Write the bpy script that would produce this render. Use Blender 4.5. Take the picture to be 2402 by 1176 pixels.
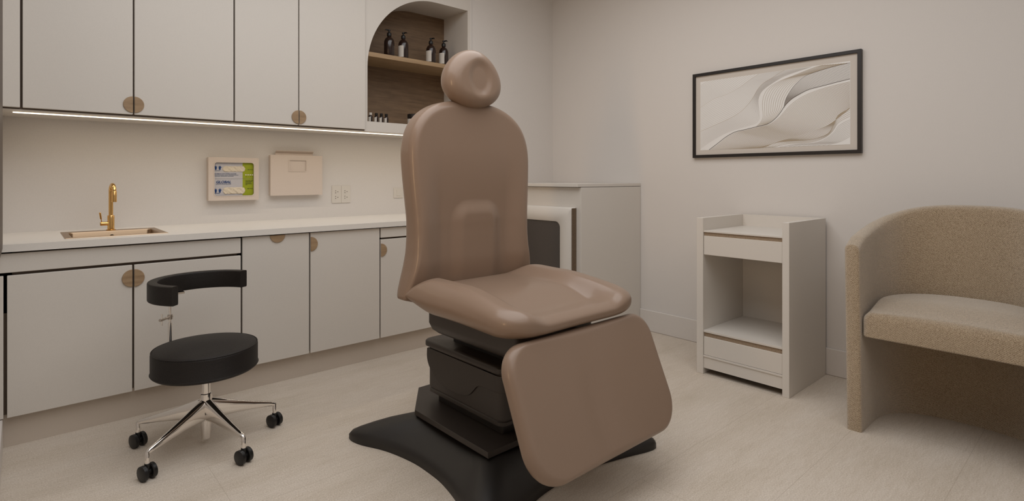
import bpy, bmesh, math, random
from mathutils import Vector, Matrix

for o in list(bpy.data.objects):
    bpy.data.objects.remove(o, do_unlink=True)
scene = bpy.context.scene
COL = scene.collection
PI = math.pi

# ------------------------------------------------------------------ camera, world, light, exposure
HEAD = math.radians(48.2)
cam_d = bpy.data.cameras.new('camera')
cam = bpy.data.objects.new('camera', cam_d)
COL.objects.link(cam)
cam.location = (0.0, 0.0, 1.2)
cam.rotation_euler = (math.radians(90), 0, HEAD - math.radians(90))
cam_d.sensor_fit = 'HORIZONTAL'
cam_d.sensor_width = 36.0
cam_d.lens = 36.0 * 1288.2 / 2402.0
cam_d.shift_y = -(588 - 417.6) / 2402.0
cam_d.clip_start = 0.02
scene.camera = cam

world = bpy.data.worlds.new('world')
scene.world = world
world.use_nodes = True
world.node_tree.nodes['Background'].inputs[0].default_value = (1.0, 0.93, 0.85, 1)
world.node_tree.nodes['Background'].inputs[1].default_value = 0.0

vs = scene.view_settings
scene.display_settings.display_device = 'sRGB'
vs.view_transform = 'Standard'
vs.look = 'None'
vs.gamma = 1.0
vs.use_curve_mapping = False
vs.exposure = -0.07


def area(name, loc, size, power, col, rot=(0, 0, 0), spread=180):
    l = bpy.data.lights.new(name, 'AREA')
    l.shape = 'RECTANGLE'
    l.size, l.size_y = size
    l.energy = power
    l.color = col
    l.spread = math.radians(spread)
    o = bpy.data.objects.new(name, l)
    o.location = loc
    o.rotation_euler = rot
    COL.objects.link(o)
    return o


# ceiling lights of the room
WARM = (0.985, 1.0, 1.02)
area('ceiling_lamp', (1.30, 1.60, 2.96), (3.0, 2.4), 55, WARM)
area('ceiling_lamp', (0.9, -0.6, 2.96), (2.8, 1.6), 19, WARM)
# warm upright light added on the unseen left wall to streak the chair's edges
area('added_streak_light', (-1.66, 0.95, 1.45), (1.3, 0.17), 1.9, (1.0, 0.62, 0.30), rot=(0, math.radians(-90), math.radians(16.7)), spread=55)
# light of the LED strip below the wall cupboards
area('under_cabinet_lamp', (1.33, 3.655, 1.518), (2.6, 0.02), 2.2, (1.0, 0.88, 0.70))


# ------------------------------------------------------------------ materials
def lin(c):
    c = c / 255.0
    return c / 12.92 if c <= 0.04045 else ((c + 0.055) / 1.055) ** 2.4


def rgb(r, g, b):
    return (lin(r), lin(g), lin(b), 1.0)


def mat(name, color, rough=0.5, metal=0.0, coat=0.0, spec=0.5, sheen=0.0, trans=0.0, emit=None, estr=0.0):
    m = bpy.data.materials.new(name)
    m.use_nodes = True
    b = m.node_tree.nodes['Principled BSDF']
    b.inputs['Base Color'].default_value = color
    b.inputs['Roughness'].default_value = rough
    b.inputs['Metallic'].default_value = metal
    b.inputs['Coat Weight'].default_value = coat
    b.inputs['Specular IOR Level'].default_value = spec
    b.inputs['Sheen Weight'].default_value = sheen
    b.inputs['Transmission Weight'].default_value = trans
    if emit:
        b.inputs['Emission Color'].default_value = emit
        b.inputs['Emission Strength'].default_value = estr
    return m


def nodes(m):
    nt = m.node_tree
    return nt, nt.nodes['Principled BSDF'], nt.nodes.new, nt.links.new


def coords(m, scale, kind='Object', rot=(0, 0, 0)):
    nt, b, N, L = nodes(m)
    tc = N('ShaderNodeTexCoord')
    mp = N('ShaderNodeMapping')
    mp.inputs['Scale'].default_value = scale
    mp.inputs['Rotation'].default_value = rot
    L(tc.outputs[kind], mp.inputs['Vector'])
    return mp.outputs['Vector']


def noise(m, vec, scale, detail=4, rough=0.55):
    nt, b, N, L = nodes(m)
    n = N('ShaderNodeTexNoise')
    n.inputs['Scale'].default_value = scale
    n.inputs['Detail'].default_value = detail
    n.inputs['Roughness'].default_value = rough
    L(vec, n.inputs['Vector'])
    return n.outputs['Fac']


def ramp(m, fac, stops):
    nt, b, N, L = nodes(m)
    r = N('ShaderNodeValToRGB')
    el = r.color_ramp.elements
    while len(el) > 1:
        el.remove(el[-1])
    el[0].position, el[0].color = stops[0]
    for p, c in stops[1:]:
        e = el.new(p)
        e.color = c
    L(fac, r.inputs['Fac'])
    return r.outputs['Color']


def mixc(m, fac, a, b_, mode='MIX'):
    nt, b, N, L = nodes(m)
    x = N('ShaderNodeMix')
    x.data_type = 'RGBA'
    x.blend_type = mode
    for s, v in ((x.inputs[0], fac), (x.inputs[6], a), (x.inputs[7], b_)):
        if hasattr(v, 'is_output'):
            L(v, s)
        else:
            s.default_value = v
    return x.outputs[2]


def bump(m, fac, strength, dist):
    nt, b, N, L = nodes(m)
    u = N('ShaderNodeBump')
    u.inputs['Strength'].default_value = strength
    u.inputs['Distance'].default_value = dist
    L(fac, u.inputs['Height'])
    L(u.outputs['Normal'], b.inputs['Normal'])


def mathn(m, op, a, b_=0.0):
    nt, b, N, L = nodes(m)
    x = N('ShaderNodeMath')
    x.operation = op
    for s, v in ((x.inputs[0], a), (x.inputs[1], b_)):
        if hasattr(v, 'is_output'):
            L(v, s)
        else:
            s.default_value = v
    return x.outputs[0]


def painted(name, color, rough, grain=0.03):
    m = mat(name, color, rough)
    nt, b, N, L = nodes(m)
    v = coords(m, (1, 1, 1))
    n = noise(m, v, 350, 2)
    hi = tuple(min(1, c * (1 + grain)) for c in color[:3]) + (1,)
    lo = tuple(c * (1 - grain) for c in color[:3]) + (1,)
    L(ramp(m, n, [(0.3, lo), (0.7, hi)]), b.inputs['Base Color'])
    bump(m, n, 0.04, 0.002)
    return m


M = {}
M['wall'] = painted('wall_paint', rgb(216, 210, 204), 0.75)
M['ceiling'] = painted('ceiling_paint', rgb(225, 220, 214), 0.8)
M['lacquer'] = painted('cabinet_lacquer', rgb(214, 207, 198), 0.42, 0.02)
M['gap'] = mat('cabinet_shadow_gap', rgb(96, 80, 66), 0.6)
M['top'] = painted('solid_surface_white', rgb(228, 222, 214), 0.3, 0.02)
M['kick'] = painted('plinth_laminate', rgb(200, 187, 173), 0.5, 0.02)
M['base'] = painted('skirting_paint', rgb(216, 209, 202), 0.5)
M['gold'] = mat('polished_gold', (0.83, 0.52, 0.20, 1), 0.14, 1.0)
M['bronze'] = mat('brushed_bronze', rgb(172, 148, 122), 0.38, 1.0)
M['chrome'] = mat('chrome', (0.86, 0.83, 0.80, 1), 0.07, 1.0)
M['steel'] = mat('satin_steel', (0.55, 0.5, 0.45, 1), 0.25, 1.0)
M['black_plastic'] = mat('black_plastic', rgb(18, 16, 15), 0.42)
M['base_black'] = mat('moulded_black', rgb(34, 30, 27), 0.45)
M['box_black'] = mat('dark_brown_shell', rgb(50, 43, 38), 0.42)
M['amber'] = mat('amber_glass', rgb(34, 17, 11), 0.2, coat=0.2)
M['paper'] = mat('paper_label', rgb(205, 198, 188), 0.7)
M['white_plastic'] = mat('white_plastic', rgb(215, 208, 198), 0.4)
M['beige_plastic'] = painted('beige_plastic', rgb(212, 197, 184), 0.45, 0.02)
M['frame_black'] = mat('frame_dark_wood', rgb(30, 23, 19), 0.4)
M['mat_board'] = mat('mat_board', rgb(205, 196, 186), 0.85)
M['print'] = mat('print_paper', rgb(232, 229, 225), 0.8)
M['ink_grey'] = mat('ink_grey', rgb(150, 142, 135), 0.8)
M['ink_pale'] = mat('ink_pale', rgb(200, 194, 188), 0.8)
M['ink_gold'] = mat('ink_gold', rgb(172, 155, 132), 0.7)
M['ink_dark'] = mat('ink_dark', rgb(82, 70, 60), 0.7)
M['navy'] = mat('ink_blue', rgb(16, 56, 110), 0.6)
M['text_grey'] = mat('ink_slate', rgb(95, 105, 125), 0.6)
M['text_black'] = mat('ink_black', rgb(30, 35, 10), 0.6)
M['card_grey'] = mat('glove_card_grey', rgb(190, 186, 188), 0.5)
M['card_green'] = mat('glove_card_green', rgb(150, 160, 16), 0.5)
M['card_dark'] = mat('glove_card_side', rgb(40, 38, 36), 0.6)
M['tissue'] = mat('glove_rubber', rgb(218, 204, 182), 0.8)
M['dark_panel'] = mat('dark_brown_panel', rgb(84, 70, 60), 0.5)
M['screen'] = painted('charcoal_panel', rgb(78, 71, 66), 0.5, 0.05)
M['led'] = mat('led_diffuser', (1, 1, 1, 1), 0.5, emit=(1.0, 0.86, 0.66, 1), estr=2.6)
M['hole'] = mat('socket_hole', rgb(90, 78, 66), 0.6)
M['kraft_dark'] = painted('dark_chipboard', rgb(104, 86, 68), 0.9, 0.4)
M['kraft'] = painted('bare_chipboard', rgb(150, 130, 108), 0.9, 0.3)


def wood(name, c0, c1, c2, axis='X'):
    m = mat(name, c1, 0.55)
    nt, b, N, L = nodes(m)
    sc = {'X': (1.2, 14, 14), 'Z': (14, 14, 1.2)}[axis]
    v = coords(m, sc)
    n = noise(m, v, 5, 8, 0.65)
    n2 = noise(m, coords(m, (1, 1, 3)), 3.0, 3)
    c = ramp(m, n, [(0.25, c0), (0.5, c1), (0.75, c2)])
    c = mixc(m, mathn(m, 'MULTIPLY', n2, 0.5), c, c0)
    L(c, b.inputs['Base Color'])
    bump(m, n, 0.12, 0.002)
    return m


M['oak'] = wood('oak_handle', rgb(134, 108, 80), rgb(166, 138, 106), rgb(188, 162, 128))
M['niche_wood'] = wood('smoked_oak_back', rgb(92, 72, 52), rgb(120, 95, 70), rgb(142, 115, 86))
M['shelf_wood'] = wood('oak_shelf', rgb(140, 114, 84), rgb(164, 136, 102), rgb(184, 156, 120))


def vinyl():
    m = mat('taupe_vinyl', rgb(139, 117, 100), 0.42, coat=0.3, spec=0.35)
    m.node_tree.nodes['Principled BSDF'].inputs['Coat Roughness'].default_value = 0.16
    v = coords(m, (1, 1, 1))
    n = noise(m, v, 900, 2)
    bump(m, n, 0.06, 0.001)
    return m


M['vinyl'] = vinyl()


def leather():
    m = mat('black_leather', rgb(26, 21, 18), 0.55, spec=0.35)
    nt, b, N, L = nodes(m)
    v = coords(m, (1, 1, 1))
    w = N('ShaderNodeTexVoronoi')
    w.inputs['Scale'].default_value = 260
    L(v, w.inputs['Vector'])
    bump(m, w.outputs['Distance'], 0.35, 0.002)
    return m


M['leather'] = leather()


def fabric(name, c0, c1, c2):
    m = mat(name, c1, 0.95, sheen=1.0, spec=0.12)
    m.node_tree.nodes['Principled BSDF'].inputs['Sheen Roughness'].default_value = 0.45
    m.node_tree.nodes['Principled BSDF'].inputs['Sheen Tint'].default_value = (1.0, 0.95, 0.88, 1)
    nt, b, N, L = nodes(m)
    v = coords(m, (1, 1, 1))
    w = N('ShaderNodeTexWave')
    w.wave_type = 'BANDS'
    w.bands_direction = 'DIAGONAL'
    w.inputs['Scale'].default_value = 72
    w.inputs['Distortion'].default_value = 9
    w.inputs['Detail'].default_value = 2
    w.inputs['Detail Scale'].default_value = 6
    L(v, w.inputs['Vector'])
    n = noise(m, v, 420, 3, 0.7)
    f = mathn(m, 'ADD', mathn(m, 'MULTIPLY', w.outputs['Fac'], 0.45), mathn(m, 'MULTIPLY', n, 0.55))
    L(ramp(m, f, [(0.3, c0), (0.5, c1), (0.75, c2)]), b.inputs['Base Color'])
    bump(m, f, 0.7, 0.005)
    return m


M['boucle'] = fabric('beige_woven_fabric', rgb(136, 112, 84), rgb(190, 164, 131), rgb(222, 201, 172))


def floor_mat():
    m = mat('stone_tile', rgb(196, 178, 156), 0.62, spec=0.3)
    nt, b, N, L = nodes(m)
    v = coords(m, (1, 1, 1))
    big = noise(m, coords(m, (0.7, 2.4, 1)), 2.2, 6, 0.6)
    streak = noise(m, coords(m, (3, 22, 1)), 4.0, 6, 0.65)
    fine = noise(m, v, 190, 4, 0.75)
    c = ramp(m, big, [(0.3, rgb(178, 161, 136)), (0.5, rgb(208, 193, 175)), (0.72, rgb(224, 213, 200))])
    c = mixc(m, 0.42, c, ramp(m, streak, [(0.32, rgb(182, 166, 144)), (0.55, rgb(216, 203, 187)), (0.75, rgb(230, 220, 208))]))
    c = mixc(m, 0.52, c, ramp(m, fine, [(0.3, rgb(150, 133, 114)), (0.7, rgb(238, 229, 218))]))
    # joints between the tiles
    br = N('ShaderNodeTexBrick')
    br.offset = 0.5
    br.inputs['Scale'].default_value = 1.0
    br.inputs['Brick Width'].default_value = 2.52
    br.inputs['Row Height'].default_value = 0.42
    br.inputs['Mortar Size'].default_value = 0.0016
    br.inputs['Mortar Smooth'].default_value = 0.2
    br.inputs['Color1'].default_value = (0, 0, 0, 1)
    br.inputs['Color2'].default_value = (0, 0, 0, 1)
    br.inputs['Mortar'].default_value = (1, 1, 1, 1)
    tc = N('ShaderNodeTexCoord')
    mp = N('ShaderNodeMapping')
    mp.inputs['Location'].default_value = (-1.84 + 2.52, -0.87 + 0.42, 0)
    L(tc.outputs['Object'], mp.inputs['Vector'])
    L(mp.outputs['Vector'], br.inputs['Vector'])
    joint = br.outputs['Color']
    c = mixc(m, mathn(m, 'MULTIPLY', joint, 0.24), c, rgb(136, 118, 96))
    L(c, b.inputs['Base Color'])
    h = mathn(m, 'ADD', mathn(m, 'MULTIPLY', streak, 0.6), mathn(m, 'MULTIPLY', fine, 0.4))
    bump(m, h, 0.5, 0.005)
    return m


M['floor'] = floor_mat()


# ------------------------------------------------------------------ building helpers
OFFS = {}


def thing(name, loc, label, cat, group=None):
    o = bpy.data.objects.new(name, None)
    o.empty_display_size = 0.1
    COL.objects.link(o)
    o.location = loc
    OFFS[o.name] = Vector(loc)
    tag(o, label, cat, group)
    return o


def tag(o, label, cat, group=None):
    o['label'] = label
    o['category'] = cat
    if group:
        o['group'] = group
    return o


class MB:
    def __init__(s):
        s.v, s.f = [], []

    def add(s, verts, faces):
        b = len(s.v)
        s.v += [tuple(p) for p in verts]
        s.f += [tuple(i + b for i in f) for f in faces]
        return s

    def box(s, x0, x1, y0, y1, z0, z1):
        return s.add([(x0, y0, z0), (x1, y0, z0), (x1, y1, z0), (x0, y1, z0), (x0, y0, z1), (x1, y0, z1), (x1, y1, z1), (x0, y1, z1)],
                     [(0, 3, 2, 1), (4, 5, 6, 7), (0, 1, 5, 4), (1, 2, 6, 5), (2, 3, 7, 6), (3, 0, 4, 7)])

    def rings(s, rings, cap0=True, cap1=True, closed=True):
        n = len(rings[0])
        vs_ = [p for r in rings for p in r]
        fs = []
        for i in range(len(rings) - 1):
            for j in range(n if closed else n - 1):
                k = (j + 1) % n
                fs.append((i * n + j, i * n + k, (i + 1) * n + k, (i + 1) * n + j))
        if cap0:
            fs.append(tuple(reversed(range(n))))
        if cap1:
            fs.append(tuple((len(rings) - 1) * n + j for j in range(n)))
        return s.add(vs_, fs)

    def tube(s, path, radii, n=20, caps=True):
        path = [Vector(p) for p in path]
        if not isinstance(radii, (list, tuple)):
            radii = [radii] * len(path)
        rs = []
        up = None
        for i, p in enumerate(path):
            a = path[max(0, i - 1)]
            c = path[min(len(path) - 1, i + 1)]
            t = (c - a).normalized()
            if up is None:
                up = t.orthogonal().normalized()
            up = (up - t * up.dot(t)).normalized()
            w = t.cross(up)
            rs.append([p + (up * math.cos(2 * PI * k / n) + w * math.sin(2 * PI * k / n)) * radii[i] for k in range(n)])
        return s.rings(rs, caps, caps)

    def lathe(s, prof, cx, cy, n=40):
        return s.rings([[(cx + r * math.cos(2 * PI * k / n), cy + r * math.sin(2 * PI * k / n), z) for k in range(n)] for r, z in prof])

    def prism(s, poly, fn, a, b):
        """poly in 2D, fn(u, v, w) -> 3D, extruded from w=a to w=b"""
        return s.rings([[fn(u, v, a) for u, v in poly], [fn(u, v, b) for u, v in poly]])

    def build(s, name, material, parent=None, bevel=0.0, smooth=35, seg=2):
        me = bpy.data.meshes.new(name)
        off = Vector((0, 0, 0))
        if parent is not None:
            off = OFFS.get(parent.name, Vector((0, 0, 0)))
        me.from_pydata([tuple(Vector(p) - off) for p in s.v], [], s.f)
        bm = bmesh.new()
        bm.from_mesh(me)
        bmesh.ops.remove_doubles(bm, verts=bm.verts, dist=1e-6)
        bmesh.ops.recalc_face_normals(bm, faces=bm.faces)
        bm.to_mesh(me)
        bm.free()
        me.materials.append(M[material] if isinstance(material, str) else material)
        if smooth:
            me.shade_smooth()
            me.set_sharp_from_angle(angle=math.radians(smooth))
        o = bpy.data.objects.new(name, me)
        COL.objects.link(o)
        if parent is not None:
            o.parent = parent
            OFFS[o.name] = off
        if bevel:
            md = o.modifiers.new('edge', 'BEVEL')
            md.width = bevel
            md.segments = seg
            md.limit_method = 'ANGLE'
            md.angle_limit = math.radians(40)
            md.harden_normals = True
        return o


def box(name, d, material, parent=None, bevel=0.0):
    return MB().box(*d).build(name, material, parent, bevel)


def struct(o):
    o['kind'] = 'structure'
    return o


def sm(x):
    x = max(0.0, min(1.0, x))
    return x * x * (3 - 2 * x)


def lerp(a, b, t):
    return a + (b - a) * t


def interp(tab, x):
    if x <= tab[0][0]:
        return tab[0][1]
    for (a, b), (c, d) in zip(tab, tab[1:]):
        if x <= c:
            return lerp(b, d, (x - a) / (c - a))
    return tab[-1][1]


def resample(pts, n):
    """closed polyline -> n evenly spaced points"""
    pts = [Vector(p) for p in pts]
    L = [0]
    m = len(pts)
    for i in range(m):
        L.append(L[-1] + (pts[(i + 1) % m] - pts[i]).length)
    out = []
    j = 0
    for k in range(n):
        d = L[-1] * k / n
        while L[j + 1] < d:
            j += 1
        t = (d - L[j]) / max(1e-9, L[j + 1] - L[j])
        out.append(pts[j].lerp(pts[(j + 1) % m], t))
    return out


def catmull(pts, per=8, closed=False):
    P = [Vector(p) for p in pts]
    n = len(P)
    out = []
    for i in range(n if closed else n - 1):
        if closed:
            a, b, c, d = P[(i - 1) % n], P[i], P[(i + 1) % n], P[(i + 2) % n]
        else:
            b, c = P[i], P[i + 1]
            a = P[i - 1] if i else b * 2 - c
            d = P[i + 2] if i + 2 < n else c * 2 - b
        for k in range(per):
            t = k / per
            out.append(0.5 * ((2 * b) + (c - a) * t + (2 * a - 5 * b + 4 * c - d) * t * t + (3 * b - a - 3 * c + d) * t ** 3))
    if not closed:
        out.append(P[-1])
    return out


def rrect(u0, u1, v0, v1, r, n=6):
    """rounded rectangle, r = radius or four radii (u0v0, u1v0, u1v1, u0v1)"""
    if not isinstance(r, (list, tuple)):
        r = [r] * 4
    out = []
    for (cu, cv, rr, a0) in ((u0 + r[0], v0 + r[0], r[0], PI), (u1 - r[1], v0 + r[1], r[1], 1.5 * PI),
                             (u1 - r[2], v1 - r[2], r[2], 0), (u0 + r[3], v1 - r[3], r[3], 0.5 * PI)):
        for k in range(n + 1):
            a = a0 + 0.5 * PI * k / n
            out.append((cu + rr * math.cos(a), cv + rr * math.sin(a)))
    return out


def pad(outline, centre, thick, rf, rb, fn, n=120, inner=26, er=9):
    """upholstered pad: outline (u, v) seen from the front; fn(u, v, depth, w) -> 3D, w = 1 on the front face and 0 on the rim and back."""
    C = Vector(centre)
    O = [p - C for p in resample([Vector((p[0], p[1])) for p in outline], n)]
    rings = []

    def ring(inset, depth, w, s=1.0):
        r = []
        for p in O:
            q = p * (max(0.0, 1 - inset / p.length)) * s + C
            r.append(fn(q.x, q.y, depth, w))
        return r
    for i in range(1, inner):
        rings.append(ring(rf, 0, 1.0, i / inner))
    for k in range(er + 1):
        a = 0.5 * PI * k / er
        rings.append(ring(rf * (1 - math.sin(a)), rf * (1 - math.cos(a)), math.cos(a)))
    if thick - rf - rb > 1e-4:
        rings.append(ring(0, thick - rb, 0))
    for k in range(1, er + 1):
        a = 0.5 * PI * k / er
        rings.append(ring(rb * (1 - math.cos(a)), thick - rb + rb * math.sin(a), 0))
    for i in (0.6, 0.25):
        rings.append(ring(rb, thick, 0, i))
    mb = MB()
    return mb.rings(rings)


def text_mesh(body, size, shear=0.0, bold=0.0):
    cu = bpy.data.curves.new('lettering', 'FONT')
    cu.body = body
    cu.size = size
    cu.shear = shear
    cu.offset = bold
    cu.align_x = 'LEFT'
    cu.resolution_u = 3
    o = bpy.data.objects.new('lettering', cu)
    COL.objects.link(o)
    dg = bpy.context.evaluated_depsgraph_get()
    me = bpy.data.meshes.new_from_object(o.evaluated_get(dg))
    vs_ = [v.co.copy() for v in me.vertices]
    fs = [tuple(p.vertices) for p in me.polygons]
    bpy.data.objects.remove(o, do_unlink=True)
    bpy.data.meshes.remove(me)
    return vs_, fs


# ------------------------------------------------------------------ the room
LX, RX, BY, UY, CZ = -0.075, 3.68, 3.95, 3.55, 3.0
FX, FY = -1.7, -1.8          # the unseen side of the room
BX = 2.715                   # where the alcove of the fitted cupboards ends
struct(box('floor', (FX - .1, RX + .1, FY - .1, BY + .1, -0.1, 0), 'floor'))
struct(box('ceiling', (FX - .1, RX + .1, FY - .1, BY + .1, CZ, CZ + .1), 'ceiling'))
struct(box('wall_back', (LX - .1, BX, BY, BY + .1, 0, CZ), 'wall'))
struct(box('wall_corner', (BX, RX, UY, BY + .1, 0, CZ), 'wall'))
struct(box('wall_right', (RX, RX + .1, FY, BY + .1, 0, CZ), 'wall'))
struct(MB().box(LX - .1, LX, 2.3, BY, 0, CZ).box(FX, LX - .1, 2.3, 2.4, 0, CZ).box(FX - .1, FX, FY, 2.4, 0, CZ).build('wall_left', 'wall', smooth=0))
struct(box('wall_front', (FX - .1, RX + .1, FY - .1, FY, 0, CZ), 'wall'))


def skirting(name, poly):
    o = MB()
    for d in poly:
        o.box(*d)
    return struct(o.build(name, 'base', bevel=0.005))


skirting('baseboard_right', [(RX - .015, RX, FY, 2.577, 0, .163)])
skirting('baseboard_left', [(LX, LX + .015, 2.3, 3.32, 0, .136)])
# dark upright panel fixed to the left wall just before the worktop
t = MB().box(LX, LX + .015, 2.86, 3.30, .889, 2.6).build('wall_panel', 'dark_panel', bevel=.002)
tag(t, 'narrow dark brown panel on the left wall at the picture edge', 'panel')

# ------------------------------------------------------------------ base cupboards
YD = 3.285   # front of the doors
DT = .02
YC = YD + DT + .004


def half_disc(mb, cx, cz, r, a0, y0, y1, n=20):
    poly = [(cx + r * math.cos(a0 + PI * k / n), cz + r * math.sin(a0 + PI * k / n)) for k in range(n + 1)]
    return mb.prism(poly, lambda u, v, w: (u, w, v), y0, y1)


def handle(door, cx, cz, a0, y):
    half_disc(MB(), cx, cz, .043, a0, y - .006, y + .0005).build('handle', 'oak', door, bevel=.0015)


def base_unit(x0, x1, label, fronts):
    t = thing('base_cabinet', ((x0 + x1) / 2, YC, 0), label, 'cabinet', None)
    MB().box(x0, x1, YC, BY - .002, .15, .6).box(x0, x0 + .018, YC, BY - .002, .6, .872).box(x1 - .018, x1, YC, BY - .002, .6, .872).box(x0, x1, YC, YC + .018, .6, .872).build('body', 'gap', t)
    box('plinth', (x0, x1, 3.322, 3.34, 0, .15), 'kick', t)
    for kind, a, b, z0, z1, hd in fronts:
        d = box(kind, (a, b, YD, YD + DT, z0, z1), 'lacquer', t, bevel=.0025)
        if hd:
            handle(d, *hd, YD)
    return t


R90 = PI / 2
base_unit(LX + .001, -.0475, 'slim base cupboard filler against the left wall', [('filler_panel', LX + .001, -.0575, .14, .768, None)])
base_unit(-.0475, .917, 'wide two-door sink base cabinet behind the stool',
          [('fascia_panel', LX + .001, .9125, .781, .866, None),
           ('door', -.046, .4115, .14, .768, (.4115, .703, R90)), ('door', .4195, .9125, .14, .768, (.4195, .703, -R90))])
base_unit(.917, 1.3005, 'base cabinet with a half-round oak pull at top centre',
          [('door', .921, 1.2965, .14, .868, (1.11, .868, PI))])
base_unit(1.3005, 1.7695, 'base cabinet with one full-height door, half-round pull on its left edge',
          [('door', 1.3045, 1.765, .14, .868, (1.3045, .80, -R90))])
base_unit(1.7695, 2.24, 'base cabinet with a drawer front over a door, beside the exam chair back',
          [('drawer', 1.774, 2.236, .803, .868, None), ('door', 1.774, 2.236, .14, .792, (1.774, .722, -R90))])
base_unit(2.24, BX - .001, 'base cabinet at the right end hidden behind the exam chair',
          [('drawer', 2.244, BX - .002, .803, .868, None), ('door', 2.244, BX - .002, .14, .792, (BX - .002, .722, R90))])

# worktop with the sink cut out
SX0, SX1, SY0, SY1 = .166, .574, 3.40, 3.79
mb = MB()
tx = [LX + .001, SX0, SX1, BX - .001]
ty = [3.268, SY0, SY1, BY]
for i in range(3):
    for j in range(3):
        if i == 1 and j == 1:
            continue
        mb.box(tx[i], tx[i + 1], ty[j], ty[j + 1], .874, .907)
me_o = mb.build('countertop', 'top', smooth=0)
bm = bmesh.new()
bm.from_mesh(me_o.data)
bmesh.ops.remove_doubles(bm, verts=bm.verts, dist=1e-5)
seen = {}
for f in bm.faces:
    k = tuple(round(c, 4) for c in f.calc_center_median())
    seen.setdefault(k, []).append(f)
bmesh.ops.delete(bm, geom=[f for fs in seen.values() if len(fs) > 1 for f in fs], context='FACES')
bmesh.ops.dissolve_limit(bm, angle_limit=.01, verts=bm.verts, edges=bm.edges)
bm.to_mesh(me_o.data)
bm.free()
tag(me_o, 'long white countertop running over the base cabinets', 'countertop')

# sink
t = thing('sink', ((SX0 + SX1) / 2, 3.595, .907), 'bronze inset sink in the white countertop', 'sink')


def rr3(x0, x1, y0, y1, r, z):
    return [(u, v, z) for u, v in rrect(x0, x1, y0, y1, r, 5)]


ix0, ix1, iy0, iy1 = .184, .556, 3.415, 3.715
MB().rings([rr3(SX0 - .01, SX1 + .01, SY0 - .01, SY1 + .01, .004, .9072), rr3(SX0 - .009, SX1 + .009, SY0 - .009, SY1 + .009, .004, .9095),
            rr3(ix0, ix1, iy0, iy1, .02, .9095), rr3(ix0 + .002, ix1 - .002, iy0 + .002, iy1 - .002, .02, .906),
            rr3(ix0 + .006, ix1 - .006, iy0 + .006, iy1 - .006, .03, .75), rr3(ix0 + .03, ix1 - .03, iy0 + .03, iy1 - .03, .03, .738)],
           cap0=False).build('basin', 'bronze', t, smooth=30)
MB().prism([(.372 + .012 * math.cos(2 * PI * k / 20), .878 + .012 * math.sin(2 * PI * k / 20)) for k in range(20)],
           lambda u, v, w: (u, w, v), iy1 - .009, iy1 - .0005).build('overflow', 'black_plastic', t)
MB().lathe([(.04, .7385), (.04, .741), (.03, .742)], .37, 3.565, 24).build('drain', 'steel', t)

# tap
TX, TY = .373, 3.765
t = thing('tap', (TX, TY, .909), 'polished gold gooseneck tap standing behind the sink', 'tap')
MB().lathe([(.022, .9095), (.022, .9135), (.018, .915)], TX, TY, 32).build('base_ring', 'gold', t)
MB().lathe([(.0165, .914), (.0165, .99), (.0155, .992)], TX, TY, 32).build('body', 'gold', t)
gx, gy = .10, -.995
path = [(TX, TY, .985), (TX, TY, 1.125)]
R_ = .036
for k in range(1, 17):
    a = PI * k / 16
    q = R_ * (1 - math.cos(a))
    path.append((TX + gx * q, TY + gy * q, 1.125 + R_ * math.sin(a)))
path.append((path[-1][0], path[-1][1], 1.10))
MB().tube(path, .0105, 24).build('spout', 'gold', t)
e = path[-1]
MB().lathe([(.0122, 1.068), (.0122, 1.125), (.011, 1.127)], e[0], e[1], 28).build('nozzle', 'gold', t)
MB().tube([(TX, TY, .947), (TX - .046, TY - .004, .947), (TX - .049, TY - .004, .947)], [.0105, .0105, .009], 24).build('mixer_stub', 'gold', t)
MB().tube([(TX - .041, TY - .004, .955), (TX - .044, TY - .006, .972), (TX - .045, TY - .007, .974), (TX - .050, TY - .012, 1.008), (TX - .050, TY - .012, 1.010)],
          [.0022, .0022, .0042, .0048, .003], 16).build('lever', 'gold', t)

# ------------------------------------------------------------------ wall cupboards, niche, LED strip
YU = 3.52
UZ = 1.53
DZ = 1.537


def upper_unit(x0, x1, label, doors):
    t = thing('upper_cabinet', ((x0 + x1) / 2, BY, UZ), label, 'cabinet')
    MB().box(x0, x1, YU + .024, BY, UZ, 2.99).build('body', 'gap', t)
    box('bottom_panel', (x0, x1, YU + .022, BY, UZ - .004, UZ), 'lacquer', t)
    for a, b, hd in doors:
        d = box('door', (a, b, YU, YU + .021, DZ, 2.985), 'lacquer', t, bevel=.003)
        if hd:
            handle(d, *hd, YU)
    return t


upper_unit(LX + .001, .001, 'narrow upper cabinet strip at the left wall', [(LX + .002, -.0035, None)])
upper_unit(.001, .942, 'wide pair of upper cabinet doors above the sink',
           [(.0055, .4435, (.4435, 1.59, R90)), (.4505, .938, (.4505, 1.59, -R90))])
upper_unit(.942, 1.785, 'pair of upper cabinet doors between sink doors and arched niche',
           [(.9455, 1.3195, (1.3195, 1.588, R90)), (1.3255, 1.783, (1.3255, 1.588, -R90))])

# arched niche: a panel with a quarter-arch opening
NX0, NX1, NZ0, NZ1, NYB = 1.807, 2.684, 1.597, 2.548, 3.875
t = thing('niche_cabinet', (2.25, BY, UZ), 'cabinet with arched open niche backed in dark oak', 'niche')
AC, AR = (2.377, 1.978), .570
arch = [(NX1, NZ0), (NX1, NZ1)] + [(AC[0] + AR * math.cos(PI / 2 + (PI / 2) * k / 24), AC[1] + AR * math.sin(PI / 2 + (PI / 2) * k / 24)) for k in range(25)] + [(NX0, NZ0)]
PX0, PX1, PZ0, PZ1 = 1.7855, BX - .006, UZ - .004, 2.985
mb = MB()
# front panel around the opening: strips between outer rectangle and arch outline
na = len(arch)


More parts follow.
